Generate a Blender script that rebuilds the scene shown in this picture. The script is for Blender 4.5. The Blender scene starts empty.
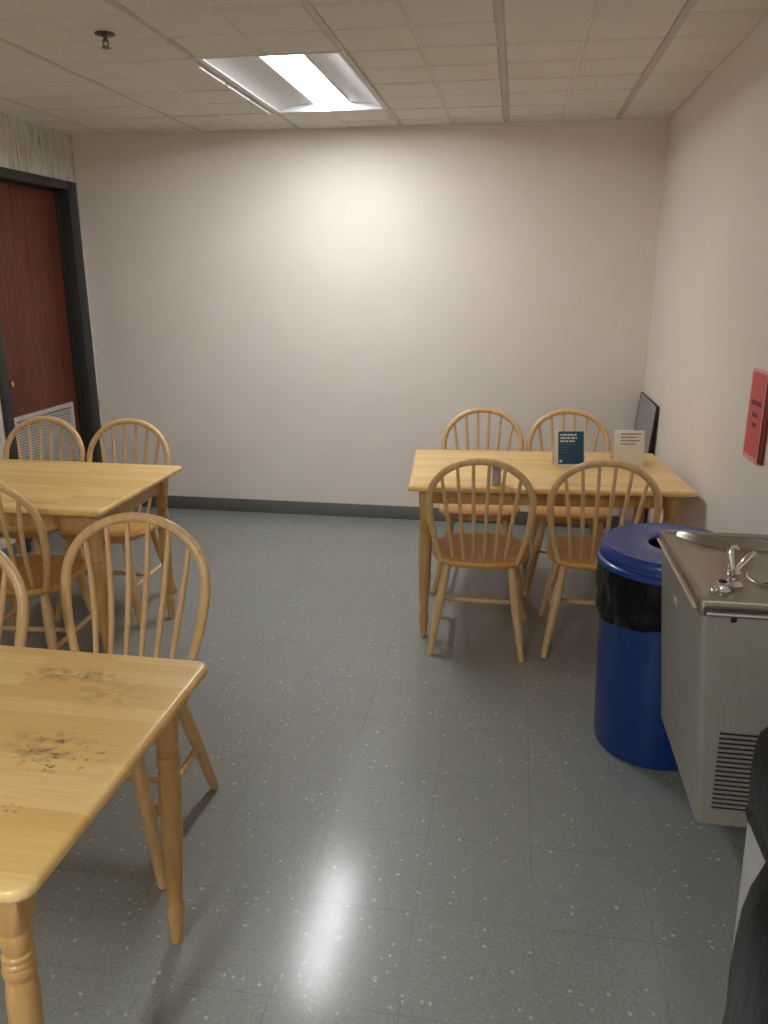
import bpy, bmesh, math, random
from mathutils import Vector, Matrix

random.seed(7)
C = bpy.context.scene.collection
PI = math.pi
def V(*a): return Vector(a)
def lin(r, g, b):
    f = lambda c: (c / 255 / 12.92) if c / 255 <= 0.04045 else ((c / 255 + 0.055) / 1.055) ** 2.4
    return (f(r), f(g), f(b), 1)

# ------------------------------------------------------------------ materials
class NT:
    def __init__(s, name):
        s.m = bpy.data.materials.new(name); s.m.use_nodes = True
        s.t = s.m.node_tree; s.n = s.t.nodes; s.l = s.t.links
        s.b = s.n['Principled BSDF']
    def node(s, typ, ins=None, **props):
        nd = s.n.new('ShaderNode' + typ)
        for k, v in props.items(): setattr(nd, k, v)
        for k, v in (ins or {}).items():
            sock = nd.inputs[k]
            if isinstance(v, bpy.types.NodeSocket): s.l.new(v, sock)
            else: sock.default_value = v
        return nd
    def math(s, op, a, b=0.0, c=0.0, clamp=False):
        return s.node('Math', {0: a, 1: b, 2: c}, operation=op, use_clamp=clamp).outputs[0]
    def coord(s, scale=(1, 1, 1), loc=(0, 0, 0), rot=(0, 0, 0)):
        tc = s.node('TexCoord')
        return s.node('Mapping', {'Vector': tc.outputs['Object'], 'Scale': scale, 'Location': loc, 'Rotation': rot}).outputs[0]
    def noise(s, vec, scale=5, detail=3, rough=0.5):
        return s.node('TexNoise', {'Vector': vec, 'Scale': scale, 'Detail': detail, 'Roughness': rough}).outputs['Fac']
    def ramp(s, fac, stops):
        r = s.node('ValToRGB', {'Fac': fac}); e = r.color_ramp.elements
        while len(e) < len(stops): e.new(0.5)
        for el, (p, c) in zip(e, stops): el.position = p; el.color = c
        return r.outputs['Color']
    def mix(s, fac, a, b, mode='MIX'):
        nd = s.node('Mix', data_type='RGBA', blend_type=mode)
        for idx, v in ((0, fac), (6, a), (7, b)):
            if isinstance(v, bpy.types.NodeSocket): s.l.new(v, nd.inputs[idx])
            else: nd.inputs[idx].default_value = v
        return nd.outputs[2]
    def smooth(s, v, lo, hi):
        nd = s.node('MapRange', {'Value': v, 'From Min': lo, 'From Max': hi}, interpolation_type='SMOOTHSTEP')
        return nd.outputs[0]
    def set(s, **kw):
        names = dict(col='Base Color', rough='Roughness', metal='Metallic', spec='Specular IOR Level', normal='Normal',
                     emit='Emission Color', estr='Emission Strength', coat='Coat Weight', coatr='Coat Roughness', trans='Transmission Weight')
        for k, v in kw.items():
            sock = s.b.inputs[names[k]]
            if isinstance(v, bpy.types.NodeSocket): s.l.new(v, sock)
            else: sock.default_value = v
        return s
    def bump(s, h, strength=0.2, dist=0.002):
        return s.node('Bump', {'Height': h, 'Strength': strength, 'Distance': dist}).outputs[0]

def plain(name, col, rough=0.5, metal=0.0, spec=0.5, var=0.08, nscale=18, bump=0.0):
    m = NT(name); n = m.noise(m.coord(), nscale, 4, 0.6)
    lo = tuple(c * (1 - var) for c in col[:3]) + (1,); hi = tuple(min(1, c * (1 + var)) for c in col[:3]) + (1,)
    m.set(col=m.ramp(n, [(0.3, lo), (0.7, hi)]), rough=rough, metal=metal, spec=spec)
    if bump: m.set(normal=m.bump(m.noise(m.coord(), nscale * 8, 3), bump))
    return m.m

def wood(name, dark, light, grain=(6, 6, 1.2), rough=0.35, scale=9):
    m = NT(name)
    n = m.noise(m.coord(grain), scale, 5, 0.6)
    n2 = m.noise(m.coord((1, 1, 1)), 3, 2)
    c = m.ramp(n, [(0.3, dark), (0.72, light)])
    c = m.mix(m.math('MULTIPLY', n2, 0.35), c, dark)
    m.set(col=c, rough=rough, spec=0.5, coat=0.15, coatr=0.25, normal=m.bump(n, 0.06))
    return m.m

def tabletop_mat(name, worn=None):
    m = NT(name)
    vec = m.coord()
    br = m.node('TexBrick', {'Vector': vec, 'Color1': (0, 0, 0, 1), 'Color2': (1, 1, 1, 1), 'Mortar': (0.35, 0.35, 0.35, 1), 'Scale': 1.0,
                             'Mortar Size': 0.0006, 'Brick Width': 0.42, 'Row Height': 0.046, 'Bias': 0.0})
    br.offset = 0.37; br.offset_frequency = 2
    tint = m.ramp(br.outputs['Color'], [(0.0, lin(226, 184, 112)), (0.5, lin(235, 197, 126)), (1.0, lin(243, 210, 146))])
    g = m.noise(m.coord((1.6, 26, 26)), 5, 5, 0.62)
    c = m.mix(m.smooth(g, 0.35, 0.75), tint, lin(214, 166, 92))
    c = m.mix(0.55, c, tint)
    rough = 0.33
    if worn:
        sep = m.node('SeparateXYZ', {0: vec})
        pale = dark = None
        fine = m.noise(m.coord((1.0, 1.7, 1)), 60, 5, 0.7)
        mid = m.noise(m.coord((1.0, 1.5, 1)), 26, 4, 0.65)
        for (cx, cy, rx, ry, kind, amt) in worn:
            dx = m.math('DIVIDE', m.math('SUBTRACT', sep.outputs[0], cx), rx)
            dy = m.math('DIVIDE', m.math('SUBTRACT', sep.outputs[1], cy), ry)
            d = m.math('SQRT', m.math('ADD', m.math('MULTIPLY', dx, dx), m.math('MULTIPLY', dy, dy)))
            fall = m.smooth(d, 1.0, 0.35)
            if kind == 'dark':
                k = m.math('MULTIPLY', m.math('MULTIPLY', fall, amt), m.smooth(m.math('MULTIPLY', m.math('ADD', fine, mid), 0.5), 0.54, 0.60))
                dark = k if dark is None else m.math('MAXIMUM', dark, k)
            else:
                k = m.math('MULTIPLY', m.math('MULTIPLY', fall, amt), m.smooth(mid, 0.42, 0.62))
                pale = k if pale is None else m.math('MAXIMUM', pale, k)
        c = m.mix(pale, c, lin(172, 138, 92))
        c = m.mix(dark, c, lin(82, 56, 30))
        rough = m.math('ADD', m.math('MULTIPLY', pale, 0.25), 0.33)
    m.set(col=c, rough=rough, spec=0.5, coat=0.1, coatr=0.2, normal=m.bump(g, 0.05))
    return m.m

def floor_mat():
    m = NT('vinyl_tile'); vec = m.coord()
    sep = m.node('SeparateXYZ', {0: vec})
    S = 0.299
    u = m.math('DIVIDE', m.math('ADD', sep.outputs[0], 0.785), S); v = m.math('DIVIDE', m.math('SUBTRACT', sep.outputs[1], 1.345), S)
    def seam(t):
        f = m.math('FRACT', m.math('ADD', t, 0.5)); d = m.math('ABSOLUTE', m.math('SUBTRACT', f, 0.5))
        return m.smooth(d, 0.0065, 0.001)
    sm = m.math('MAXIMUM', seam(u), seam(v))
    cell = m.node('CombineXYZ', {0: m.math('FLOOR', u), 1: m.math('FLOOR', v)}).outputs[0]
    wn = m.node('TexWhiteNoise', {'Vector': cell}, noise_dimensions='2D').outputs['Value']
    # speckles: chips of white, chips of dark, fine mottling
    warp = m.node('VectorMath', {0: vec, 1: m.node('VectorMath', {0: m.node('TexNoise', {'Vector': vec, 'Scale': 40.0}).outputs['Color'], 1: (0.02, 0.02, 0.0)}, operation='MULTIPLY').outputs[0]}, operation='ADD').outputs[0]
    def chips(scale, lo, hi, keep):
        vo = m.node('TexVoronoi', {'Vector': warp, 'Scale': scale, 'Randomness': 1.0})
        rnd = m.node('SeparateColor', {0: vo.outputs['Color']}).outputs[0]
        return m.math('MULTIPLY', m.smooth(vo.outputs['Distance'], hi, lo), m.math('LESS_THAN', rnd, keep))
    w1 = chips(45, 0.10, 0.27, 0.24); w2 = chips(110, 0.12, 0.40, 0.30); d1 = chips(80, 0.15, 0.36, 0.30)
    mott = m.noise(vec, 130, 3, 0.6); soft = m.noise(vec, 2.2, 3, 0.5)
    c = m.ramp(mott, [(0.32, lin(124, 128, 125)), (0.68, lin(147, 150, 146))])
    c = m.mix(m.math('MULTIPLY', wn, 0.20), c, lin(121, 125, 123))
    c = m.mix(m.math('MULTIPLY', m.smooth(soft, 0.4, 0.7), 0.25), c, lin(128, 130, 122))
    c = m.mix(m.math('MULTIPLY', d1, 0.35), c, lin(92, 98, 98))
    c = m.mix(m.math('MULTIPLY', w2, 0.28), c, lin(196, 198, 192))
    c = m.mix(m.math('MULTIPLY', w1, 0.62), c, lin(214, 214, 206))
    # scuffs
    sc = chips(4.5, 0.004, 0.022, 0.30)
    c = m.mix(m.math('MULTIPLY', sc, 0.75), c, lin(48, 44, 40))
    c = m.mix(m.math('MULTIPLY', m.math('MULTIPLY', sm, 0.6), m.smooth(m.noise(vec, 3.1, 2), 0.36, 0.60)), c, lin(74, 79, 80))
    fine = m.noise(vec, 220, 3, 0.6)
    m.set(col=c, rough=0.42, spec=0.5, coat=0.5, coatr=m.math('ADD', m.math('MULTIPLY', m.noise(vec, 30, 4, 0.6), 0.10), 0.12), normal=m.bump(fine, 0.04, 0.0006))
    return m.m

def wall_mat():
    m = NT('painted_wall'); vec = m.coord()
    n = m.noise(vec, 3, 4, 0.6); f = m.noise(vec, 160, 3, 0.6)
    c = m.ramp(n, [(0.3, lin(229, 219, 211)), (0.7, lin(233, 224, 216))])
    m.set(col=c, rough=0.55, spec=0.3, normal=m.bump(f, 0.10, 0.001))
    return m.m

def wallpaper_mat():
    m = NT('streaked_wallpaper')
    a = m.noise(m.coord((26, 26, 2.2)), 2.2, 4, 0.65); b = m.noise(m.coord((60, 60, 5)), 2.0, 3, 0.6)
    s = m.math('ADD', m.math('MULTIPLY', a, 0.6), m.math('MULTIPLY', b, 0.4))
    c = m.ramp(s, [(0.36, lin(140, 132, 120)), (0.46, lin(196, 190, 178)), (0.58, lin(222, 218, 208)), (0.70, lin(170, 163, 150))])
    m.set(col=c, rough=0.7, spec=0.2, normal=m.bump(s, 0.2, 0.002))
    return m.m

def ceiling_mat():
    m = NT('acoustic_tile'); vec = m.coord()
    f = m.noise(vec, 140, 4, 0.7); n = m.noise(vec, 1.4, 3, 0.5)
    c = m.ramp(n, [(0.3, lin(222, 217, 208)), (0.7, lin(229, 224, 215))])
    c = m.mix(m.math('MULTIPLY', m.smooth(f, 0.60, 0.72), 0.25), c, lin(150, 140, 126))
    m.set(col=c, rough=0.85, spec=0.15, normal=m.bump(f, 0.25, 0.002))
    return m.m

def door_mat():
    m = NT('red_brown_door_veneer')
    a = m.noise(m.coord((10, 10, 0.55)), 4, 6, 0.65); b = m.noise(m.coord((70, 70, 1.5)), 3, 3, 0.6)
    s = m.math('ADD', m.math('MULTIPLY', a, 0.7), m.math('MULTIPLY', b, 0.3))
    c = m.ramp(s, [(0.33, lin(72, 37, 26)), (0.5, lin(100, 53, 38)), (0.68, lin(124, 69, 49))])
    m.set(col=c, rough=0.38, spec=0.4, normal=m.bump(b, 0.05))
    return m.m

def steel_mat(name, col, rough, aniso=(1, 60, 60), metal=1.0):
    m = NT(name); n = m.noise(m.coord(aniso), 8, 4, 0.6); w = m.noise(m.coord(), 9, 3)
    lo = tuple(x * 0.86 for x in col[:3]) + (1,)
    m.set(col=m.ramp(n, [(0.3, lo), (0.7, col)]), metal=metal, rough=m.math('ADD', m.math('MULTIPLY', w, 0.14), rough - 0.07), normal=m.bump(n, 0.03, 0.0005))
    return m.m

def bag_mat():
    m = NT('black_bin_liner'); vec = m.coord()
    n = m.noise(vec, 16, 5, 0.65); n2 = m.noise(m.coord((3, 3, 0.7)), 9, 4, 0.6)
    m.set(col=m.ramp(n, [(0.3, lin(8, 9, 9)), (0.7, lin(16, 17, 17))]), rough=0.30, spec=0.22,
          normal=m.bump(m.math('ADD', m.math('MULTIPLY', n, 0.5), n2), 0.28, 0.010))
    return m.m

def glow(name, col, s):
    m = NT(name); n = m.noise(m.coord(), 3, 1)
    m.set(col=(0.9, 0.9, 0.9, 1), emit=col, estr=s, rough=0.5); return m.m

M = {}
M['floor'] = floor_mat(); M['wall'] = wall_mat(); M['paper'] = wallpaper_mat(); M['ceil'] = ceiling_mat(); M['door'] = door_mat()
M['tbar'] = plain('ceiling_bar_paint', lin(196, 188, 176), 0.6)
M['rubber'] = plain('grey_rubber_base', lin(104, 105, 101), 0.5)
M['frame'] = plain('charcoal_frame_paint', lin(48, 48, 47), 0.45)
M['brass'] = plain('brass', lin(212, 178, 110), 0.25, 1.0)
M['vent'] = plain('vent_paint', lin(186, 182, 176), 0.5)
M['ventdark'] = plain('vent_inside', lin(70, 66, 62), 0.7)
M['chair'] = wood('chair_wood', lin(206, 167, 113), lin(230, 195, 143), (7, 7, 1.1))
M['seat'] = wood('seat_wood', lin(204, 147, 72), lin(228, 176, 100), (9, 1.0, 5))
M['leg'] = wood('table_leg_wood', lin(186, 142, 82), lin(212, 171, 110), (7, 7, 1.0))
M['top'] = tabletop_mat('tabletop_blocks')
M['steel'] = steel_mat('brushed_steel_top', lin(176, 168, 158), 0.30)
M['cabinet'] = steel_mat('cabinet_grey', lin(158, 154, 144), 0.42, (50, 50, 1), 0.22)
M['trimsteel'] = steel_mat('steel_edge', lin(222, 219, 210), 0.36)
M['chrome'] = plain('chrome', lin(225, 225, 225), 0.08, 1.0)
M['dark'] = plain('dark_opening', lin(16, 16, 15), 0.7)
M['blue'] = plain('blue_bin_plastic', lin(17, 52, 116), 0.36, bump=0.05)
M['bluelid'] = plain('blue_lid_plastic', lin(28, 62, 134), 0.24)
M['bag'] = bag_mat()
M['whitebin'] = plain('pale_bin_plastic', lin(196, 196, 192), 0.45)
M['blackbin'] = plain('dark_bin_plastic', lin(34, 37, 36), 0.5)
M['card'] = plain('white_card', lin(226, 220, 206), 0.5)
M['greycard'] = plain('grey_card', lin(182, 172, 174), 0.5)
M['bluecard'] = plain('blue_print', lin(22, 74, 108), 0.45)
M['ink'] = plain('grey_ink', lin(112, 106, 98), 0.6)
M['whiteink'] = plain('white_ink', lin(222, 226, 228), 0.6)
M['paleblue'] = plain('pale_blue_ink', lin(74, 116, 140), 0.6)
M['redpaper'] = plain('red_paper', lin(214, 84, 84), 0.5, var=0.05)
M['redink'] = plain('dark_red_ink', lin(112, 44, 48), 0.6)
M['pinkpaper'] = plain('pink_edge', lin(232, 168, 160), 0.4)
M['deepred'] = plain('deep_red', lin(120, 26, 30), 0.5)
M['board'] = plain('dark_glazed_print', lin(140, 132, 136), 0.22, spec=0.5)
M['boardframe'] = plain('black_frame', lin(18, 17, 17), 0.4)
M['reflector'] = plain('white_reflector', lin(225, 226, 228), 0.5, var=0.02)
M['perf'] = glow('lamp_diffuser', (0.965, 1.0, 1.01, 1), 38.0)
M['perf_fill'] = glow('added_fill_diffuser', (0.965, 1.0, 1.01, 1), 84.0)  # strip of the added unseen lamp that brightens the foreground
M['bronze'] = plain('dark_sprinkler_metal', lin(110, 100, 98), 0.4, 0.8)

# ------------------------------------------------------------------ mesh helpers
class MB:
    def __init__(s): s.bm = bmesh.new()
    def box(s, lo, hi, bev=0.0, seg=2, mat=None):
        r = bmesh.ops.create_cube(s.bm, size=1.0); vs = r['verts']
        c = [(a + b) / 2 for a, b in zip(lo, hi)]; d = [b - a for a, b in zip(lo, hi)]
        for v in vs: v.co = V(c[0] + v.co.x * d[0], c[1] + v.co.y * d[1], c[2] + v.co.z * d[2])
        if bev:
            es = list({e for v in vs for e in v.link_edges})
            rr = bmesh.ops.bevel(s.bm, geom=es, offset=bev, segments=seg, profile=0.5, affect='EDGES')
            vs = list({v for v in rr['verts']} | {v for v in vs if v.is_valid})
        if mat is not None:
            for v in vs: v.co = mat @ v.co
        return s
    def grid(s, rings, close_u=True, cap0=False, cap1=False):
        rows = [[s.bm.verts.new(p) for p in r] for r in rings]
        n = len(rows[0])
        for a, b in zip(rows, rows[1:]):
            for i in range(n if close_u else n - 1):
                j = (i + 1) % n
                s.bm.faces.new((a[i], a[j], b[j], b[i]))
        if cap0: s.bm.faces.new(list(reversed(rows[0])))
        if cap1: s.bm.faces.new(rows[-1])
        return rows
    def lathe(s, prof, at=(0, 0, 0), seg=28, mat=None, cap=True, fr=None):
        rings = []
        for k, (r, z) in enumerate(prof):
            ring = []
            for i in range(seg):
                a = 2 * PI * i / seg; rr = r if fr is None else fr(r, z, a, k)
                p = V(at[0] + rr * math.cos(a), at[1] + rr * math.sin(a), at[2] + z)
                ring.append(mat @ p if mat is not None else p)
            rings.append(ring)
        s.grid(rings, True, cap, cap); return s
    def tube(s, pts, rad, seg=12, flat=1.0, cap=True):
        pts = [Vector(p) for p in pts]; n = len(pts)
        rad = rad if isinstance(rad, (list, tuple)) else [rad] * n
        T = []
        for i in range(n):
            T.append((pts[min(i + 1, n - 1)] - pts[max(i - 1, 0)]).normalized())
        ref = V(0, 1, 0) if abs(T[0].y) < 0.9 else V(1, 0, 0)
        N = (ref - T[0] * ref.dot(T[0])).normalized()
        rings = []
        for i in range(n):
            N = (N - T[i] * N.dot(T[i])).normalized(); B = T[i].cross(N)
            rings.append([pts[i] + (N * math.cos(2 * PI * k / seg) * flat + B * math.sin(2 * PI * k / seg)) * rad[i] for k in range(seg)])
        s.grid(rings, True, cap, cap); return s
    def build(s, name, mat, parent=None, loc=None, smooth=38):
        bmesh.ops.recalc_face_normals(s.bm, faces=s.bm.faces)
        me = bpy.data.meshes.new(name); s.bm.to_mesh(me); s.bm.free()
        for p in me.polygons: p.use_smooth = True
        me.set_sharp_from_angle(angle=math.radians(smooth))
        me.materials.append(mat)
        o = bpy.data.objects.new(name, me); C.objects.link(o)
        if parent is not None: o.parent = parent
        if loc is not None: o.location = loc
        return o

def tag(o, label, cat, group=None):
    o['label'] = label; o['category'] = cat
    if group: o['group'] = group
    return o
def empty(name, label, cat, loc=(0, 0, 0), rz=0.0, group=None):
    o = bpy.data.objects.new(name, None); C.objects.link(o)
    o.location = loc; o.rotation_euler = (0, 0, rz); o.empty_display_size = 0.1
    return tag(o, label, cat, group)
def struct(o): o['kind'] = 'structure'; return o
def dup(root, loc, rz, label, group=None):
    r = root.copy(); C.objects.link(r); r.location = loc; r.rotation_euler = (0, 0, rz); r['label'] = label
    if group: r['group'] = group
    for ch in list(root.children):
        c = ch.copy(); C.objects.link(c); c.parent = r
        for g in ch.children:
            d = g.copy(); C.objects.link(d); d.parent = c
    return r

# ------------------------------------------------------------------ the room
XL, XR, YB, YF, ZC = -2.835, 0.80, 5.066, -2.60, 2.438
T = 0.12
m = MB(); m.box((XL - T, YF - T, -0.1), (XR + T, YB + T, 0)); struct(m.build('floor', M['floor']))
m = MB(); m.box((XL - T, YB, 0), (XR + T, YB + T, ZC + 0.16)); struct(m.build('wall_back', M['wall']))
m = MB(); m.box((XR, YF, 0), (XR + T, YB, ZC + 0.16)); struct(m.build('wall_right', M['wall']))
m = MB(); m.box((XL - T, YF - T, 0), (XR + T, YF, ZC + 0.16)); struct(m.build('wall_front', M['wall']))
DY0, DY1, DZ = 4.065, 4.915, 2.105
m = MB()
m.box((XL - T, YF, 0), (XL, DY0 - 0.02, ZC + 0.16)); m.box((XL - T, DY1 + 0.02, 0), (XL, YB, ZC + 0.16)); m.box((XL - T, DY0 - 0.02, DZ + 0.02), (XL, DY1 + 0.02, ZC + 0.16))
struct(m.build('wall_left', M['paper']))

# ceiling: scored acoustic tiles hung in a sunken grid, with openings for the lamp and the added rear one
LX0, LX1, LY0, LY1 = -1.335, -0.735, 3.435, 4.565
LB0, LB1 = -1.704, -0.5655  # ceiling opening for the added lamp behind the viewer
m = MB()
zb = ZC + 0.008
for (a, b, c, d) in ((XL, LX0, YF, YB), (LX1, XR, YF, YB), (LX0, LX1, YF, LB0), (LX0, LX1, LB1, LY0), (LX0, LX1, LY1, YB)):
    m.box((a, c, zb), (b, d, zb + 0.02))
xs = []
xs_t = [-0.105 + 0.6225 * k for k in range(-5, 3)]
cells_x = []
edges = sorted([t for t in xs_t] + [t + 0.31125 for t in xs_t])
for a, b in zip(edges, edges[1:]):
    ia = any(abs(a - t) < 1e-6 for t in xs_t)
    lo = a + (0.014 if ia else 0.006); hi = b - (0.006 if ia else 0.014)
    lo = max(lo, XL); hi = min(hi, XR)
    if hi - lo > 0.02: cells_x.append((lo, hi))
yt = [3.4375 + 0.5715 * k for k in range(-12, 4)]
edges_y = sorted(yt + [t + 0.28575 for t in yt]); cells_y = []
for a, b in zip(edges_y, edges_y[1:]):
    ia = any(abs(a - t) < 1e-6 for t in yt)
    lo = max(a + (0.009 if ia else 0.004), YF); hi = min(b - (0.004 if ia else 0.009), YB)
    if hi - lo > 0.02: cells_y.append((lo, hi))
for (x0, x1) in cells_x:
    for (y0, y1) in cells_y:
        if x0 > LX0 - 0.03 and x1 < LX1 + 0.03 and ((y0 > LY0 - 0.03 and y1 < LY1 + 0.03) or (y0 > LB0 - 0.03 and y1 < LB1 + 0.03)): continue
        b_ = 0.006; dz = random.uniform(-0.0015, 0.0015); tl = random.uniform(-0.0025, 0.0025)
        top = [V(x0, y0, zb), V(x1, y0, zb), V(x1, y1, zb), V(x0, y1, zb)]
        bot = [V(x0 + b_, y0 + b_, ZC + dz - tl), V(x1 - b_, y0 + b_, ZC + dz - tl), V(x1 - b_, y1 - b_, ZC + dz + tl), V(x0 + b_, y1 - b_, ZC + dz + tl)]
        m.grid([top, bot], True, False, True)
struct(m.build('ceiling', M['ceil']))
# the metal bars of the hung grid
m = MB()
for t in xs_t:
    if XL + 0.02 < t < XR - 0.02:
        segs = [(YF, YB)] if not (LX0 - 0.02 < t < LX1 + 0.02) else [(YF, YB)]
        for a, b in segs: m.box((t - 0.012, a, ZC + 0.003), (t + 0.012, b, ZC + 0.007))
struct(m.build('trim_1', M['tbar']))

def base(name, lo, hi): 
    m = MB(); m.box(lo, hi, 0.003); return struct(m.build(name, M['rubber']))
base('baseboard_back', (XL, YB - 0.008, 0), (XR, YB, 0.092))
base('baseboard_right', (XR - 0.008, YF, 0), (XR, YB - 0.009, 0.092))
base('baseboard_left', (XL, YF, 0), (XL + 0.008, DY0 - 0.09, 0.092))

# door
d = bpy.data.objects.new('door_1', None); C.objects.link(d); d.location = (XL, DY0, 0); struct(d)
m = MB(); W = DY1 - DY0
m.box((-0.105, 0.004, 0.008), (-0.070, W - 0.004, DZ - 0.004), 0.002); dp = m.build('door_panel', M['door'], d)
m = MB()
m.box((-0.12, -0.07, 0), (0.022, -0.0, DZ + 0.052), 0.004); m.box((-0.12, W, 0), (0.022, W + 0.1, DZ + 0.052), 0.004)
m.box((-0.12, -0.0, DZ), (0.022, W, DZ + 0.052), 0.004)
m.box((-0.069, 0, 0), (-0.050, 0.018, DZ)); m.box((-0.069, W - 0.018, 0), (-0.050, W, DZ))
m.build('door_frame', M['frame'], d)
R90 = Matrix.Rotation(PI / 2, 4, 'Y')
m = MB(); m.lathe([(0.001, -0.008), (0.03, -0.006), (0.031, 0.0), (0.012, 0.004), (0.011, 0.028), (0.022, 0.036), (0.027, 0.048), (0.024, 0.06), (0.012, 0.066), (0.001, 0.067)], seg=24,
                  mat=Matrix.Translation((-0.069, 0.100, 0.985)) @ Matrix.Scale(0.7, 4) @ R90); m.build('door_knob', M['brass'], dp)
vy0, vy1, vz0, vz1 = 0.105, 0.765, 0.22, 0.782
VX_ = Matrix.Translation((-0.070, 0, 0))
m = MB()
for lo, hi in (((-0.004, vy0, vz0), (0.012, vy0 + 0.03, vz1)), ((-0.004, vy1 - 0.03, vz0), (0.012, vy1, vz1)), ((-0.004, vy0 + 0.03, vz1 - 0.03), (0.012, vy1 - 0.03, vz1)), ((-0.004, vy0 + 0.03, vz0), (0.012, vy1 - 0.03, vz0 + 0.03))):
    m.box(lo, hi, 0.003, mat=VX_)
vf = m.build('vent_frame', M['vent'], d)
m = MB(); m.box((-0.0045, vy0 + 0.03, vz0 + 0.03), (-0.002, vy1 - 0.03, vz1 - 0.03), mat=VX_); m.build('vent_backing', M['ventdark'], vf)
m = MB(); z = vz0 + 0.04
while z < vz1 - 0.035:
    m.box((-0.007, vy0 + 0.03, -0.0015), (0.007, vy1 - 0.03, 0.0015), mat=Matrix.Translation((-0.066, 0, z)) @ Matrix.Rotation(math.radians(38), 4, 'Y')); z += 0.0165
m.build('vent_slats', M['vent'], vf)

# ------------------------------------------------------------------ ceiling lamp
lamp = empty('ceiling_light', 'white recessed ceiling light panel with a bright lit centre strip', 'ceiling light', (-1.035, 4.0, ZC))
hx, hy = 0.298, 0.563
m = MB()
prof = [(-hx + 0.012, 0.0), (-0.27, 0.010), (-0.20, 0.027), (-0.14, 0.036), (-0.086, 0.040), (-0.0845, 0.074), (0.1085, 0.074), (0.110, 0.040), (0.15, 0.036), (0.20, 0.027), (0.27, 0.010), (hx - 0.012, 0.0)]
m.grid([[V(x, -hy + 0.012, z) for x, z in prof], [V(x, hy - 0.012, z) for x, z in prof]], close_u=False)
for sy in (-1, 1):
    m.grid([[V(x, sy * (hy - 0.012), z) for x, z in prof], [V(x, sy * (hy - 0.012), 0.0) for x, z in prof]], close_u=False)
m.build('reflector', M['reflector'], lamp)
m = MB()
for lo, hi in (((-hx, -hy, -0.003), (-hx + 0.014, hy, 0.006)), ((hx - 0.014, -hy, -0.003), (hx, hy, 0.006)), ((-hx + 0.014, -hy, -0.003), (hx - 0.014, -hy + 0.014, 0.006)), ((-hx + 0.014, hy - 0.014, -0.003), (hx - 0.014, hy, 0.006))):
    m.box(lo, hi, 0.001)
m.build('frame', M['reflector'], lamp)
m = MB(); m.box((-0.31, -hy - 0.01, 0.079), (0.31, hy + 0.01, 0.10)); m.box((-0.31, -hy - 0.01, 0.0), (-0.300, hy + 0.01, 0.079)); m.box((0.300, -hy - 0.01, 0.0), (0.31, hy + 0.01, 0.079))
m.build('housing', M['reflector'], lamp)
m = MB(); m.box((-0.082, -hy + 0.016, 0.036), (0.106, hy - 0.05, 0.046)); m.build('diffuser_strip', M['perf'], lamp)
m = MB()
for x in (-0.0835, 0.1075): m.box((x - 0.001, -hy + 0.0145, 0.0305), (x + 0.0015, hy - 0.0145, 0.070), 0.001)
m.build('added_shield_lip', M['reflector'], lamp)  # added lips that keep the strip's light off the side reflectors
m = MB()
for (y0, y1) in ((-0.47, -0.16), (-0.13, 0.20), (0.22, 0.55)):
    m.box((-hx - 0.036, y0, -0.014), (-hx - 0.032, y1, 0.001), 0.001)
m.build('drop_edge', M['reflector'], lamp)

sp = empty('fire_sprinkler', 'small dark fire sprinkler head under the ceiling tiles', 'fire sprinkler', (-1.54, 3.06, ZC)); sp.scale = (0.85, 0.85, 0.95)
m = MB(); m.lathe([(0.001, 0.0), (0.042, -0.001), (0.043, -0.005), (0.025, -0.009), (0.012, -0.011), (0.001, -0.011)], seg=24); m.build('escutcheon', M['bronze'], sp)
m = MB(); m.lathe([(0.009, -0.010), (0.009, -0.022), (0.013, -0.023), (0.013, -0.027), (0.004, -0.029)], seg=16)
for s_ in (-1, 1): m.tube([(0.010 * s_, 0, -0.026), (0.014 * s_, 0, -0.036), (0.003 * s_, 0, -0.048)], 0.0032, 8)
m.build('sprinkler_body', M['bronze'], sp)
m = MB(); m.lathe([(0.001, -0.049), (0.020, -0.049), (0.021, -0.051), (0.001, -0.052)], seg=20); m.build('deflector', M['bronze'], sp)

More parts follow.
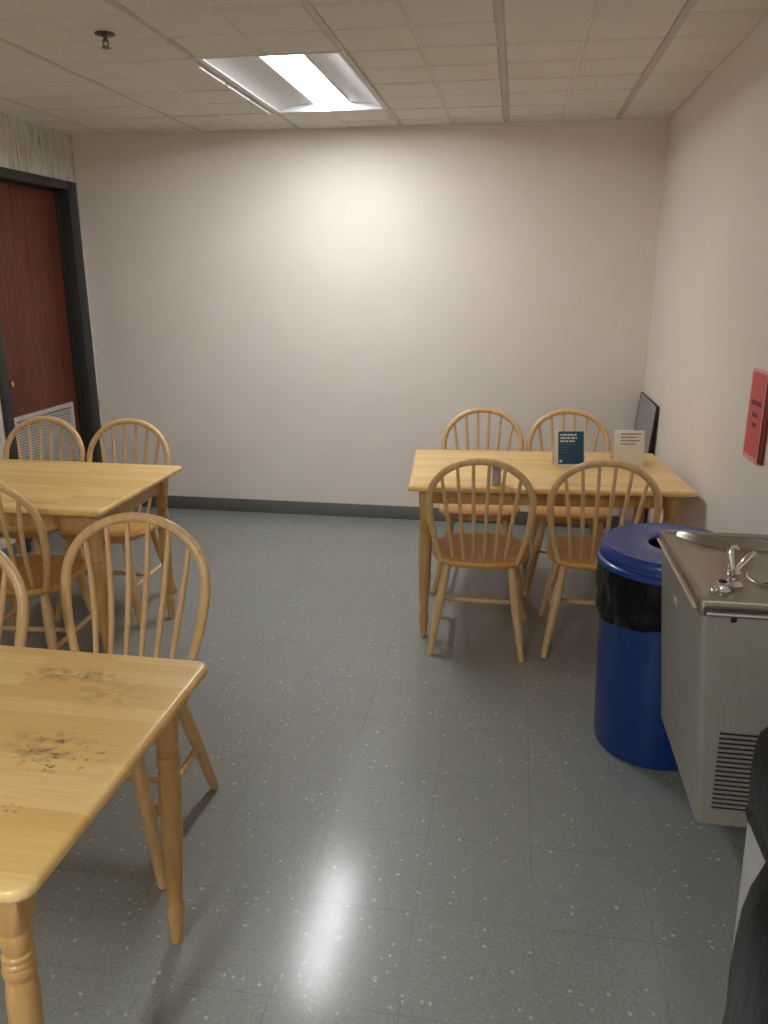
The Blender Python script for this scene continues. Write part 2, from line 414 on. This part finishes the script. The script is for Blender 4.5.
# ------------------------------------------------------------------ tables
TZ = 0.74
def make_table(name, label, top_mat, loc, rz, L=1.19, Wd=0.75, rc=0.012, inset=(0.075, 0.085), splay=0.0):
    """origin: centre of the table on the floor"""
    t = empty(name, label, 'table', loc, rz, 'honey wood tables')
    m = MB()
    def outline(ins, z):
        pts = []; hx, hy = L / 2 - ins, Wd / 2 - ins; r = max(rc - ins, 0.002)
        for (sx, sy, a0) in ((1, 1, 0), (-1, 1, PI / 2), (-1, -1, PI), (1, -1, 1.5 * PI)):
            for k in range(6):
                a = a0 + k / 5 * PI / 2
                pts.append(V(sx * (hx - r) + r * math.cos(a), sy * (hy - r) + r * math.sin(a), z))
        return pts
    th = 0.026
    prof = [(0.012, TZ - th), (0.004, TZ - th + 0.003), (0.0, TZ - th + 0.009), (0.0, TZ - 0.011), (0.002, TZ - 0.005), (0.007, TZ - 0.0012), (0.012, TZ)]
    m.grid([outline(i, z) for i, z in prof], True, True, True)
    m.build('tabletop', top_mat, t, smooth=50)
    ix, iy = L / 2 - inset[0], Wd / 2 - inset[1]
    az0, az1 = TZ - th - 0.078, TZ - th
    for lo, hi in (((-ix + 0.025, -iy - 0.012, az0), (ix - 0.025, -iy + 0.008, az1)), ((-ix + 0.025, iy - 0.008, az0), (ix - 0.025, iy + 0.012, az1)),
                   ((-ix - 0.012, -iy + 0.025, az0), (-ix + 0.008, iy - 0.025, az1)), ((ix - 0.008, -iy + 0.025, az0), (ix + 0.012, iy - 0.025, az1))):
        m = MB(); m.box(lo, hi, 0.002); m.build('apron', M['leg'], t)
    for sx in (-1, 1):
        for sy in (-1, 1):
            m = MB(); cx, cy = sx * ix, sy * iy
            zt = TZ - th
            def sqr(h, z, e): return [V(cx + h * math.copysign(abs(math.cos(q)) ** e, math.cos(q)), cy + h * math.copysign(abs(math.sin(q)) ** e, math.sin(q)), z) for q in [2 * PI * i / 48 for i in range(48)]]
            m.grid([sqr(0.0285, zt, 0.14), sqr(0.0285, 0.658, 0.14), sqr(0.0280, 0.640, 0.35), sqr(0.0268, 0.620, 0.65), sqr(0.0258, 0.602, 1.0)], True, True, True)
            p = [(0.0255, 0.604), (0.0255, 0.600), (0.0232, 0.596), (0.0255, 0.590), (0.0250, 0.572), (0.0222, 0.554), (0.0252, 0.5505), (0.0260, 0.546), (0.0252, 0.5425), (0.0228, 0.540), (0.0252, 0.5375), (0.0260, 0.533), (0.0242, 0.529), (0.0275, 0.521), (0.0265, 0.511),
                 (0.0215, 0.502), (0.0215, 0.498), (0.0242, 0.493), (0.0264, 0.46), (0.0266, 0.40), (0.0240, 0.25), (0.0195, 0.15), (0.0168, 0.126), (0.0168, 0.120), (0.0212, 0.110), (0.0222, 0.098), (0.0195, 0.070), (0.0155, 0.02), (0.014, 0.002), (0.012, 0.0)]
            m.lathe(p, (cx, cy, 0), 28)
            for v in m.bm.verts: v.co.x -= sx * splay * max(0.0, 1 - v.co.z / zt)
            m.build('leg', M['leg'], t, smooth=30)
    return t
# right table (front-left top corner at -0.415, 3.161)
def place(front_left=None, front_right=None, rz=0, L=1.19, Wd=0.75):
    c, s = math.cos(rz), math.sin(rz); lx = L / 2 if front_left else -L / 2; px, py = front_left or front_right
    return (px + lx * c - Wd / 2 * s, py + lx * s + Wd / 2 * c, 0)
rt_rz = math.radians(4.6)
rt_loc = place(front_left=(-0.415, 3.158), rz=rt_rz, L=1.185)
make_table('dining_table', 'honey wood table in the far right corner with two standing cards on it', M['top'], rt_loc, rt_rz, 1.185, 0.75, inset=(0.072, 0.118))
make_table('dining_table', 'honey wood table in front of the louvred red brown door', M['top'], place(front_right=(-1.503, 2.600), L=1.27, Wd=0.766), 0, 1.27, 0.766)
nt_loc = place(front_right=(-0.650, 0.815), rz=0, L=1.27, Wd=0.724)
def loc_nt(x, y): return (x - nt_loc[0], y - nt_loc[1])
spots = [(-0.785, 1.145, 0.115, 0.075, 'dark', 0.95), (-0.80, 1.110, 0.06, 0.030, 'dark', 0.9), (-0.90, 1.425, 0.12, 0.036, 'dark', 0.6), (-0.790, 0.985, 0.026, 0.022, 'dark', 0.9), (-0.728, 0.968, 0.012, 0.009, 'dark', 0.8),
         (-0.83, 1.165, 0.11, 0.075, 'pale', 0.75), (-0.80, 1.36, 0.13, 0.08, 'pale', 0.5), (-0.93, 1.42, 0.16, 0.05, 'pale', 0.7)]
worn = [loc_nt(x, y) + (rx, ry, k, am) for x, y, rx, ry, k, am in spots]
make_table('dining_table', 'honey wood table in the near left corner with a stained worn top', tabletop_mat('worn_tabletop_blocks', worn), nt_loc, 0, 1.27, 0.724, 0.036, (0.082, 0.078), 0.028)

# ------------------------------------------------------------------ chairs (origin: under the seat's middle, facing +Y)
SZ = 0.432; HZ = 0.90
def back_y(z): 
    f = max(0.0, (z - SZ) / (HZ - SZ)); return -0.165 - 0.125 * f ** 1.15
def bow_pt(u):
    """u in -1..1 along the hoop from left foot to right foot"""
    s = 1 if u >= 0 else -1; a = abs(u)
    if a > 0.58:
        f = (1 - a) / 0.42; z = SZ - 0.012 + f * (0.70 - SZ + 0.012)
        x = 0.160 + 0.050 * math.sin(min(f, 1) * PI / 2)
    else:
        t = a / 0.58 * PI / 2; x = 0.210 * math.sin(t) ** 0.96 if t > 0 else 0.0; z = 0.70 + (HZ - 0.015 - 0.70) * math.cos(t)
    return V(s * x, back_y(z), z)
def bow_z(x):
    lo, hi = 0.0, 0.58
    for _ in range(40):
        mid = (lo + hi) / 2
        if bow_pt(mid).x < abs(x): lo = mid
        else: hi = mid
    return bow_pt(lo).z
def make_chair(label, group):
    t = empty('windsor_chair', label, 'chair', (0, 0, 0), 0, group)
    m = MB(); N = 40
    def out(k, z):
        pts = []
        for i in range(N):
            a = 2 * PI * i / N; c, s = math.cos(a), math.sin(a)
            x = 0.213 * math.copysign(abs(c) ** 0.64, c); y = 0.208 * math.copysign(abs(s) ** 0.72, s)
            if y < 0: x *= 1 - 0.05 * (-y / 0.208)
            zz = z
            if z > SZ - 0.004 and k < 0.9:
                zz = z - 0.010 * (1 - (k / 0.9) ** 2) * 1.0
                zz -= 0.004 * max(0, -y / 0.2) * (1 - k)
            pts.append(V(x * k, y * k, zz))
        return pts
    m.grid([out(0.80, SZ - 0.036), out(0.93, SZ - 0.033), out(0.985, SZ - 0.024), out(1.0, SZ - 0.014), out(0.99, SZ - 0.005), out(0.955, SZ), out(0.89, SZ - 0.001), out(0.7, SZ), out(0.45, SZ), out(0.2, SZ)], True, True, True)
    m.build('seat', M['seat'], t, smooth=60)
    m = MB(); us = [-1 + 2 * i / 56 for i in range(57)]
    m.tube([bow_pt(u) for u in us], [0.0148 if abs(u) < 0.75 else 0.0148 - 0.004 * (abs(u) - 0.75) / 0.25 for u in us], 12, 0.85)
    hoop = m.build('back_hoop', M['chair'], t, smooth=60)
    for k in range(6):
        f = (k - 2.5) / 2.5; xt = 0.158 * f; xb = 0.110 * f; ztop = bow_z(xt) - 0.004
        pts = []; rad = []
        for i in range(13):
            s_ = i / 12; z = SZ - 0.008 + (ztop - SZ + 0.008) * s_
            yy = back_y(z) if z > SZ else back_y(SZ)
            yy = (-0.158 + (back_y(ztop) + 0.158) * s_) - 0.016 * math.sin(PI * s_) 
            pts.append((xb + (xt - xb) * (0.5 * s_ + 0.5 * s_ ** 1.4), yy, z)); rad.append(0.0058 + 0.0030 * math.sin(PI * (0.15 + 0.75 * s_)))
        m = MB(); m.tube(pts, rad, 10); m.build('spindle', M['chair'], hoop, smooth=60)
    feet = {}
    for (sx, sy) in ((-1, 1), (1, 1), (-1, -1), (1, -1)):
        a = V(sx * 0.135, 0.135 * sy, SZ - 0.030); b = V(sx * (0.214 if sy > 0 else 0.198), 0.205 if sy > 0 else -0.225, 0.0)
        feet[(sx, sy)] = (a, b)
        prof = [(0, 0.015), (0.08, 0.0172), (0.3, 0.0200), (0.45, 0.0195), (0.7, 0.0168), (0.97, 0.0135), (1, 0.0115)]
        m = MB(); m.tube([a.lerp(b, f) for f, r in prof], [r for f, r in prof], 14)
        for v in m.bm.verts:
            if v.co.z < 0.006: v.co.z = max(0.0, v.co.z * 0.3)
        m.build('leg', M['chair'], t, smooth=60)
    def strut(p, q):
        m = MB(); m.tube([p.lerp(q, f) for f in (0, 0.25, 0.5, 0.75, 1)], [0.0085, 0.0105, 0.012, 0.0105, 0.0085], 12); m.build('stretcher', M['chair'], t, smooth=60)
    mids = []
    for sx in (-1, 1):
        p = feet[(sx, 1)][0].lerp(feet[(sx, 1)][1], 0.56); q = feet[(sx, -1)][0].lerp(feet[(sx, -1)][1], 0.56); strut(p, q); mids.append(p.lerp(q, 0.5))
    strut(mids[0], mids[1])
    return t
G = 'hoop back wooden chairs'
chairs = [
    ((-0.108, 3.322), 0.0, 'left hoop back chair on the near side of the corner table, away from the bin'),
    ((0.392, 3.375), math.radians(-2), 'hoop back chair at the near side of the corner table, beside the blue bin'),
    ((-0.145, 4.010), math.radians(181), 'hoop back chair left of the blue card, between corner table and back wall'),
    ((0.318, 4.040), math.radians(182), 'hoop back chair behind the blue card, between corner table and back wall'),
    ((-1.100, 1.830), math.radians(180), 'hoop back chair behind the stained near table, its whole hoop in view'),
    ((-1.522, 1.570), math.radians(181), 'hoop back chair at the stained near table cut off by the left picture edge'),
    ((-1.893, 3.370), math.radians(180), 'hoop back chair behind the table by the door, right of the vent'),
    ((-2.350, 3.370), math.radians(181), 'hoop back chair standing right in front of the grey door vent'),
    ((-1.918, 2.720), math.radians(5), 'hoop back chair on the near side of the table by the door'),
]
first = make_chair(chairs[0][2], G); first.location = (*chairs[0][0], 0)
for k, (xy, rz, lab) in enumerate(chairs[1:]):
    c_ = dup(first, (*xy, 0), rz, lab, G)
    if k in (3, 4): c_.scale = (1.07, 1.0, 1.0)

# ------------------------------------------------------------------ cards on the corner table
def words(m, x0, x1, z, h, dep, y, gap=0.005):
    x = x0
    while x < x1 - 0.004:
        w = min(random.uniform(0.006, 0.020), x1 - x); m.box((x, y - dep, z - h / 2), (x + w, y, z + h / 2)); x += w + random.uniform(0.002, gap)
def card(name, label, loc, rz, w, h, blue):
    t = empty(name, label, 'table card', loc, rz, 'standing cards on the corner table')
    lean = Matrix.Rotation(math.radians(-14), 4, 'X')
    m = MB()
    m.box((-w / 2, 0, 0.0), (w / 2, 0.0025, h), 0.0008, mat=lean)
    m.build('front_sheet', M['card'], t).location = (0, -0.045, 0.001)
    m = MB(); m.box((-w / 2, -0.0025, 0), (w / 2, 0, h), 0.0008, mat=Matrix.Rotation(math.radians(14), 4, 'X')); m.build('rear_sheet', M['card'], t).location = (0, 0.045 - 0.004 + 2 * 0, 0.001)
    return t, lean
tb, lean = card('table_tent', 'blue printed white edged card standing on the corner table', (0.270, 3.66, TZ), math.radians(10), 0.140, 0.166, True)
def on_card(t, m, name, mat): o = m.build(name, mat, t); o.location = (0, -0.045, 0.001); return o
def lines(t, lean, name, mat, xes, z0, dz, h, xs=-0.052, y=-0.0008, gap=0.005):
    for k, xe in enumerate(xes):
        m = MB(); words(m, xs, xe, z0 - k * dz, h, 0.0004, y, gap)
        for v in m.bm.verts: v.co = lean @ v.co
        on_card(t, m, name, mat)
m = MB(); m.box((-0.056, -0.0008, 0.014), (0.062, 0.0, 0.164), mat=lean); on_card(tb, m, 'blue_print', M['bluecard'])
lines(tb, lean, 'title_line', M['whiteink'], (0.028, 0.031, 0.026), 0.148, 0.0145, 0.008, -0.047)
lines(tb, lean, 'text_line', M['paleblue'], (0.036, 0.01, -0.01, -0.005), 0.104, 0.012, 0.003, -0.047)
m = MB(); m.lathe([(0.001, 0), (0.0065, 0), (0.0065, 0.0006), (0.001, 0.0006)], seg=18, mat=lean @ Matrix.Translation((-0.044, -0.0008, 0.028)) @ Matrix.Rotation(PI / 2, 4, 'X')); on_card(tb, m, 'round_emblem', M['whiteink'])

tw, lean = card('table_tent', 'white card with grey lines of text on the corner table, nearest the right wall', (0.543, 3.735, TZ), math.radians(8), 0.138, 0.162, False)
lines(tw, lean, 'text_line', M['ink'], (0.054, 0.036, 0.048, 0.028), 0.146, 0.0155, 0.0055, -0.040, -0.0002, 0.003)
sb = empty('slim_box', 'slim upright grey and cream box standing on the near edge of the corner table', 'box', (-0.058, 3.245, TZ), math.radians(22))
m = MB(); m.box((-0.020, -0.024, 0), (0.020, 0.024, 0.098), 0.002); m.build('carton', M['card'], sb)
m = MB(); m.box((-0.0185, -0.0252, 0.002), (0.0185, -0.0239, 0.096)); m.build('grey_front', M['greycard'], sb)

# ------------------------------------------------------------------ framed print leaning in the corner
fb = empty('framed_board', 'dark glazed framed board leaning on the right wall in the back corner', 'framed board', (0.708, 4.755, 0.0))
tilt = Matrix.Rotation(math.radians(4.6), 4, 'Y'); w2, hh = 0.288, 0.905
m = MB()
for lo, hi in (((0, -w2, 0), (0.015, -w2 + 0.005, hh)), ((0, w2 - 0.006, 0), (0.015, w2, hh)), ((0, -w2 + 0.005, 0), (0.015, w2 - 0.006, 0.006)), ((0, -w2 + 0.005, hh - 0.006), (0.015, w2 - 0.006, hh))):
    m.box(lo, hi, 0.0015, mat=tilt)
m.build('frame', M['boardframe'], fb)
m = MB(); m.box((0.002, -w2 + 0.0045, 0.0055), (0.012, w2 - 0.0055, hh - 0.005), mat=tilt); m.build('glazed_print', M['board'], fb)

# ------------------------------------------------------------------ red notice on the right wall
rs = empty('wall_notice', 'red paper notice in a clear edged holder on the right wall', 'notice', (XR, 2.708, 0.998))
rs.rotation_euler = (math.radians(-1.2), 0, 0)
m = MB(); m.box((-0.009, -0.106, 0.004), (-0.001, 0.060, 0.290), 0.001); m.build('dark_red_slab', M['deepred'], rs)  # dark red slab behind the sheet, reaching past its near edge
m = MB(); m.box((-0.0135, -0.072, 0.0), (-0.0105, 0.092, 0.294), 0.0008); m.box((-0.0115, 0.088, 0.0), (-0.002, 0.092, 0.294), 0.0005); m.build('holder', M['pinkpaper'], rs)
m = MB(); m.box((-0.0148, -0.066, 0.016), (-0.0136, 0.076, 0.287)); m.build('red_sheet', M['redpaper'], rs)
for (y0, y1, z, h) in ((0.052, -0.055, 0.188, 0.016), (0.030, -0.030, 0.150, 0.014), (0.020, -0.02, 0.118, 0.014)):
    y = y0; m = MB()
    while y > y1:
        w = random.uniform(0.008, 0.016); m.box((-0.0153, y - w, z - h / 2), (-0.0147, y, z + h / 2)); y -= w + 0.004
    m.build('text_line', M['redink'], rs)

# ------------------------------------------------------------------ blue bin
bc = empty('trash_can', 'round blue bin with a holed blue lid over a black liner, beside the fountain', 'trash can', (0.545, 2.575, 0))
m = MB()
m.lathe([(0.19, 0.0), (0.196, 0.004), (0.2, 0.02), (0.220, 0.650), (0.228, 0.652), (0.229, 0.668), (0.224, 0.672), (0.214, 0.67), (0.210, 0.64), (0.19, 0.03), (0.02, 0.025)], seg=56); m.build('body', M['blue'], bc)
def wob(r, z, a, k):
    w = 0.0030 * math.sin(9 * a + 30 * z) + 0.0020 * math.sin(17 * a - 45 * z + 1.3) + 0.002 * math.sin(31 * a + 2)
    return r + w * (1.2 if 0.44 < z < 0.64 else 0.2)
m = MB(); rings_ = []
for k, (r, z) in enumerate([(0.2160, 0.425), (0.2190, 0.430), (0.2215, 0.440), (0.2220, 0.452), (0.2235, 0.462), (0.2280, 0.468), (0.2290, 0.49), (0.2270, 0.52), (0.2295, 0.55), (0.2310, 0.59), (0.2320, 0.63), (0.2325, 0.66), (0.2320, 0.6705), (0.225, 0.6715), (0.212, 0.665), (0.205, 0.60)]):
    row = []; z = 0.672 - (0.672 - z) * 0.80
    for i in range(96):
        a = 2 * PI * i / 96; lift = 0.050 * max(0.0, math.cos(a + 1.25)) ** 1.3 * max(0.0, min(1.0, (0.66 - z) / 0.23)) if k < 12 else 0
        rr_ = wob(r, z, a, k); row.append(V(rr_ * math.cos(a), rr_ * math.sin(a), z + lift))
    rings_.append(row)
m.grid(rings_, True)
m.build('liner_bag', M['bag'], bc)
m = MB()
m.lathe([(0.228, 0.672), (0.237, 0.671), (0.2395, 0.674), (0.2395, 0.687), (0.2360, 0.691), (0.2290, 0.694), (0.2275, 0.703), (0.2320, 0.7065), (0.2320, 0.718), (0.2290, 0.726), (0.2220, 0.734), (0.222, 0.7375), (0.215, 0.736), (0.15, 0.738), (0.085, 0.740), (0.078, 0.737), (0.076, 0.731), (0.078, 0.728), (0.20, 0.722), (0.226, 0.692), (0.228, 0.672)], seg=72, cap=False)
m.build('lid', M['bluelid'], bc, smooth=32)
m = MB(); m.lathe([(0.001, 0.60), (0.2, 0.60), (0.2, 0.61), (0.001, 0.61)], seg=40); m.build('liner_mouth', M['dark'], bc)

# ------------------------------------------------------------------ drinking fountain
df = empty('drinking_fountain', 'grey steel wall mounted drinking fountain with chrome bubbler and side louvres', 'drinking fountain', (0, 0, 0))
y0, y1, zb0, zt = 1.785, 2.312, 0.252, 0.824
xt, xb = 0.456, 0.508
m = MB()
def ring(xf, z, r=0.018, g=0.0):
    pts = [V(XR - 0.002, y0 + g, z)]
    pts = []
    for k in range(7):
        a = 1.5 * PI - k / 6 * PI / 2; pts.append(V(xf + r + r * math.cos(a), y0 + g + r + r * math.sin(a), z))
    for k in range(7):
        a = PI - k / 6 * PI / 2; pts.append(V(xf + r + r * math.cos(a), y1 - g - r + r * math.sin(a), z))
    pts.append(V(XR - 0.002, y1 - g, z)); pts.append(V(XR - 0.002, y0 + g, z))
    return pts
m.grid([ring(xb + 0.006, zb0, 0.016, 0.004), ring(xb, zb0 + 0.006), ring(xb + (xt - xb) * 0.5, (zb0 + zt) / 2), ring(xt, zt)], True, True, True)
m.build('cabinet', M['cabinet'], df, smooth=30)
# louvres in the near face
lv = MB(); sl = MB()
for k in range(17):
    z = 0.304 + k * 0.0131
    x0 = 0.536 + 0.004 * (1 - k / 16); sl.box((x0, y0 - 0.0008, z), (x0 + 0.155, y0 + 0.004, z + 0.0070))
    lv.box((x0, -0.0035, -0.0006), (x0 + 0.155, 0.001, 0.0006), mat=Matrix.Translation((0, y0, z + 0.0078)))
sl.build('louvre_slots', M['dark'], df); lv.build('louvre_blades', M['cabinet'], df)
m = MB(); m.box((xt + 0.042, y0 - 0.0005, zb0 + 0.006), (xt + 0.0435 + 0.01, y0 + 0.002, zt - 0.005)); 
m.bm.free()
# stainless top with rolled edge
m = MB()
ZTOP = 0.864
edge = [(0.010, zt - 0.002), (-0.004, zt), (-0.008, zt + 0.010), (-0.008, zt + 0.030), (-0.006, ZTOP - 0.002), (-0.002, ZTOP), (0.005, ZTOP), (0.008, ZTOP - 0.002), (0.010, ZTOP - 0.0068), (0.013, ZTOP - 0.0075)]
def tring(g, z): return ring(xt + g, z, max(0.004, 0.016 - max(g, 0) * 0.5), g)
m.grid([tring(g, z) for g, z in edge], True, True, True); m.build('basin_top', M['steel'], df, smooth=28)
m = MB()
m.tube([(xt - 0.0105, y0 + 0.004, zt + 0.012), (xt - 0.0105, y1 - 0.004, zt + 0.012)], 0.0035, 8)
m.tube([(xt + 0.012, y0 - 0.0105, zt + 0.008), (XR - 0.01, y0 - 0.0105, zt + 0.008)], 0.0045, 8); m.tube([(xt + 0.0, y0 - 0.004, ZTOP - 0.004), (XR - 0.01, y0 - 0.004, ZTOP - 0.004)], 0.004, 8)
m.build('rolled_edge', M['trimsteel'], df)
# raised splash rim, a curved ridge round the basin
zs = ZTOP - 0.0075
path = [V(0.497, 2.297, 0), V(0.512, 2.282, 0), V(0.535, 2.255, 0), V(0.565, 2.228, 0), V(0.600, 2.210, 0), V(0.640, 2.203, 0), V(0.690, 2.203, 0), V(0.740, 2.206, 0), V(0.792, 2.210, 0)]
prof_ = [(-0.022, -0.001), (-0.014, 0.005), (-0.007, 0.017), (0.0, 0.0215), (0.007, 0.018), (0.014, 0.007), (0.024, 0.0015), (0.034, -0.001)]
rings_ = []
for i, p_ in enumerate(path):
    d_ = (path[min(i + 1, len(path) - 1)] - path[max(i - 1, 0)]).normalized(); n_ = V(-d_.y, d_.x, 0); k_ = 0.45 if i == 0 else (0.75 if i == 1 else 1.0)
    rings_.append([p_ + n_ * o_ * k_ + V(0, 0, zs + h_ * k_) for o_, h_ in prof_])
m = MB(); m.grid(rings_, False); m.build('splash_rim', M['steel'], df, smooth=60)
m = MB(); m.lathe([(0.001, 0.001), (0.060, 0.001), (0.072, 0.0025), (0.078, 0.0045), (0.082, 0.003), (0.084, -0.002)], (0.686, 1.965, zs), 40); dish = m.build('drain_dish', M['steel'], df, smooth=60)
m = MB(); m.box((0.632, 1.925, zs + 0.0009), (0.646, 1.932, zs + 0.0022)); m.build('drain_slot', M['dark'], df)
bx, by = 0.553, 1.905
m = MB()
m.lathe([(0.023, 0.0), (0.024, 0.004), (0.017, 0.010), (0.012, 0.014), (0.011, 0.022), (0.015, 0.027), (0.016, 0.034), (0.011, 0.042), (0.004, 0.046)], (bx, by, zs), 24)
m.tube([(bx - 0.002, by, zs + 0.03), (bx - 0.008, by + 0.004, zs + 0.055), (bx - 0.012, by + 0.008, zs + 0.080), (bx - 0.012, by + 0.012, zs + 0.092)], [0.008, 0.0085, 0.009, 0.006], 12)
m.tube([(bx, by, zs + 0.03), (bx + 0.016, by + 0.004, zs + 0.052), (bx + 0.034, by + 0.012, zs + 0.072), (bx + 0.046, by + 0.02, zs + 0.080)], [0.007, 0.008, 0.009, 0.007], 12)
m.tube([(bx - 0.012, by + 0.012, zs + 0.092), (bx + 0.002, by + 0.016, zs + 0.093), (bx + 0.008, by + 0.018, zs + 0.086)], [0.006, 0.006, 0.004], 10)
m.build('bubbler', M['chrome'], df)
kx, ky = 0.519, 1.864
m = MB(); m.lathe([(0.019, 0.0), (0.020, 0.004), (0.015, 0.010), (0.0135, 0.018), (0.0155, 0.021), (0.0125, 0.024), (0.001, 0.0235)], (kx, ky, zs), 24)
m.tube([(kx - 0.010, ky - 0.004, zs + 0.010), (kx - 0.026, ky - 0.010, zs + 0.006)], [0.005, 0.0042], 10); pb = m.build('push_button', M['chrome'], df)
m = MB(); m.lathe([(0.0105, 0.0238), (0.009, 0.0262), (0.001, 0.027)], (kx, ky, zs), 20); m.build('button_cap', M['dark'], pb)
m = MB(); m.lathe([(0.001, 0.0), (0.0075, 0.0), (0.006, 0.0015), (0.001, 0.002)], seg=14, mat=Matrix.Translation((0.532, y0 - 0.0002, zt + 0.002 - 0.010)) @ Matrix.Rotation(PI / 2, 4, 'X')); m.build('edge_screw', M['dark'], df)
m = MB()
tb_ = Matrix.Translation((0.4622, 2.075, 0.740)) @ Matrix.Rotation(math.radians(-5.1), 4, 'Y')
for (ya, za, yb, zb_) in ((0.018, -0.014, 0.018, 0.012), (0.018, 0.012, 0.004, -0.012), (0.004, -0.012, -0.010, 0.012), (-0.010, 0.012, -0.018, -0.014)):
    m.tube([tb_ @ V(0, ya, za), tb_ @ V(0, yb, zb_)], 0.0025, 8)
m.build('maker_badge', M['chrome'], df)

# ------------------------------------------------------------------ bins at the lower right
def sq_ring(cx, cy, hx, hy, z, n=48, e=0.35, wob=0.0, ph=0.0, seed=0):
    pts = []
    for i in range(n):
        a = 2 * PI * i / n; c, s = math.cos(a), math.sin(a)
        w = 1 + wob * (math.sin(7 * a + ph) + 0.7 * math.sin(13 * a + 2.1 * ph + seed) + 0.5 * math.sin(23 * a - ph))
        pts.append(V(cx + hx * w * math.copysign(abs(c) ** e, c), cy + hy * w * math.copysign(abs(s) ** e, s), z))
    return pts
wb = empty('waste_bin', 'pale square bin with a black liner folded over its rim, beside the fountain', 'waste bin', (0.636, 1.354, 0))
m = MB(); m.grid([sq_ring(0, 0, 0.112, 0.106, 0.0, e=0.25), sq_ring(0, 0, 0.114, 0.108, 0.01, e=0.25), sq_ring(0, 0, 0.130, 0.125, 0.66, e=0.25), sq_ring(0, 0, 0.132, 0.126, 0.675, e=0.25), sq_ring(0, 0, 0.122, 0.116, 0.675, e=0.25), sq_ring(0, 0, 0.104, 0.098, 0.02, e=0.25)], True, True, True)
m.build('body', M['whitebin'], wb)
m = MB(); rows = []
for k, (g, z) in enumerate(((0.001, 0.520), (0.004, 0.527), (0.008, 0.54), (0.004, 0.555), (0.006, 0.575), (0.008, 0.61), (0.008, 0.65), (0.006, 0.69), (0.002, 0.720), (-0.006, 0.735), (-0.02, 0.730), (-0.034, 0.66), (-0.05, 0.50))):
    hx_ = 0.128 + g - (0.675 - min(z, 0.675)) * 0.03; rows.append(sq_ring(0, 0, hx_, hx_ - 0.005, z, 96, 0.28, 0.010 if g > 0.002 else 0.004, k * 0.8, 1.0))
m.grid(rows, True, False, True); m.build('liner_bag', M['bag'], wb)
kb = empty('trash_bin', 'dark bin wrapped in a bulging black bag at the bottom right picture corner', 'trash bin', (0.561, 0.985, 0))
m = MB(); m.grid([sq_ring(0, 0, 0.140, 0.160, 0.0, e=0.6), sq_ring(0, 0, 0.140, 0.160, 0.57, e=0.6), sq_ring(0, 0, 0.130, 0.15, 0.57, e=0.6), sq_ring(0, 0, 0.12, 0.14, 0.02, e=0.6)], True, True, True); m.build('body', M['blackbin'], kb)
m = MB(); rows = []
for k, (g, z) in enumerate(((0.003, 0.05), (0.006, 0.06), (0.010, 0.10), (0.012, 0.16), (0.014, 0.22), (0.012, 0.28), (0.014, 0.34), (0.010, 0.40), (0.012, 0.46), (0.011, 0.50), (0.008, 0.55), (0.003, 0.60), (-0.005, 0.645), (-0.018, 0.685), (-0.038, 0.712), (-0.06, 0.70), (-0.08, 0.58))):
    rows.append(sq_ring(0, 0, 0.156 + g * 0.8 + 0.010 * z / 0.6, 0.180 + g + 0.010 * z / 0.6, z, 96, 0.60, 0.006, k * 0.7, 2.0))
m.grid(rows, True, False, True); m.build('liner_bag', M['bag'], kb)

# ------------------------------------------------------------------ added unseen fill lamp behind the viewer, camera, world
fill_lamp = dup(lamp, (-1.035, -1.135, ZC), 0, 'added unseen ceiling light panel filling the room from behind the viewer')
for o in fill_lamp.children:
    if o.name.startswith('diffuser_strip'): o.data = o.data.copy(); o.data.materials[0] = M['perf_fill']
w = bpy.data.worlds.new('World'); bpy.context.scene.world = w; w.use_nodes = True
w.node_tree.nodes['Background'].inputs[0].default_value = (0.02, 0.02, 0.02, 1)

F, HY, VX, H = 785.0, 277.0, 518.0, 1.58
pitch = math.atan((512 - HY) / F); yaw = math.atan((VX - 384) / math.hypot(F, 512 - HY))
fwd = V(-math.sin(yaw) * math.cos(pitch), math.cos(yaw) * math.cos(pitch), -math.sin(pitch))
right = V(math.cos(yaw), math.sin(yaw), 0); up = right.cross(fwd)
cd = bpy.data.cameras.new('camera'); cam = bpy.data.objects.new('camera', cd); C.objects.link(cam)
mat = Matrix((right, up, -fwd)).transposed().to_4x4(); mat.translation = (0, 0, H); cam.matrix_world = mat
cd.sensor_fit = 'VERTICAL'; cd.sensor_height = 24; cd.sensor_width = 18; cd.lens = F / 1024 * 24; cd.clip_start = 0.02
sc = bpy.context.scene; sc.camera = cam
vs = sc.view_settings; vs.view_transform = 'Standard'; vs.look = 'None'; vs.gamma = 1; vs.exposure = 0.29; vs.use_curve_mapping = False
sc.cycles.max_bounces = 10; sc.cycles.diffuse_bounces = 8; sc.cycles.use_denoising = True
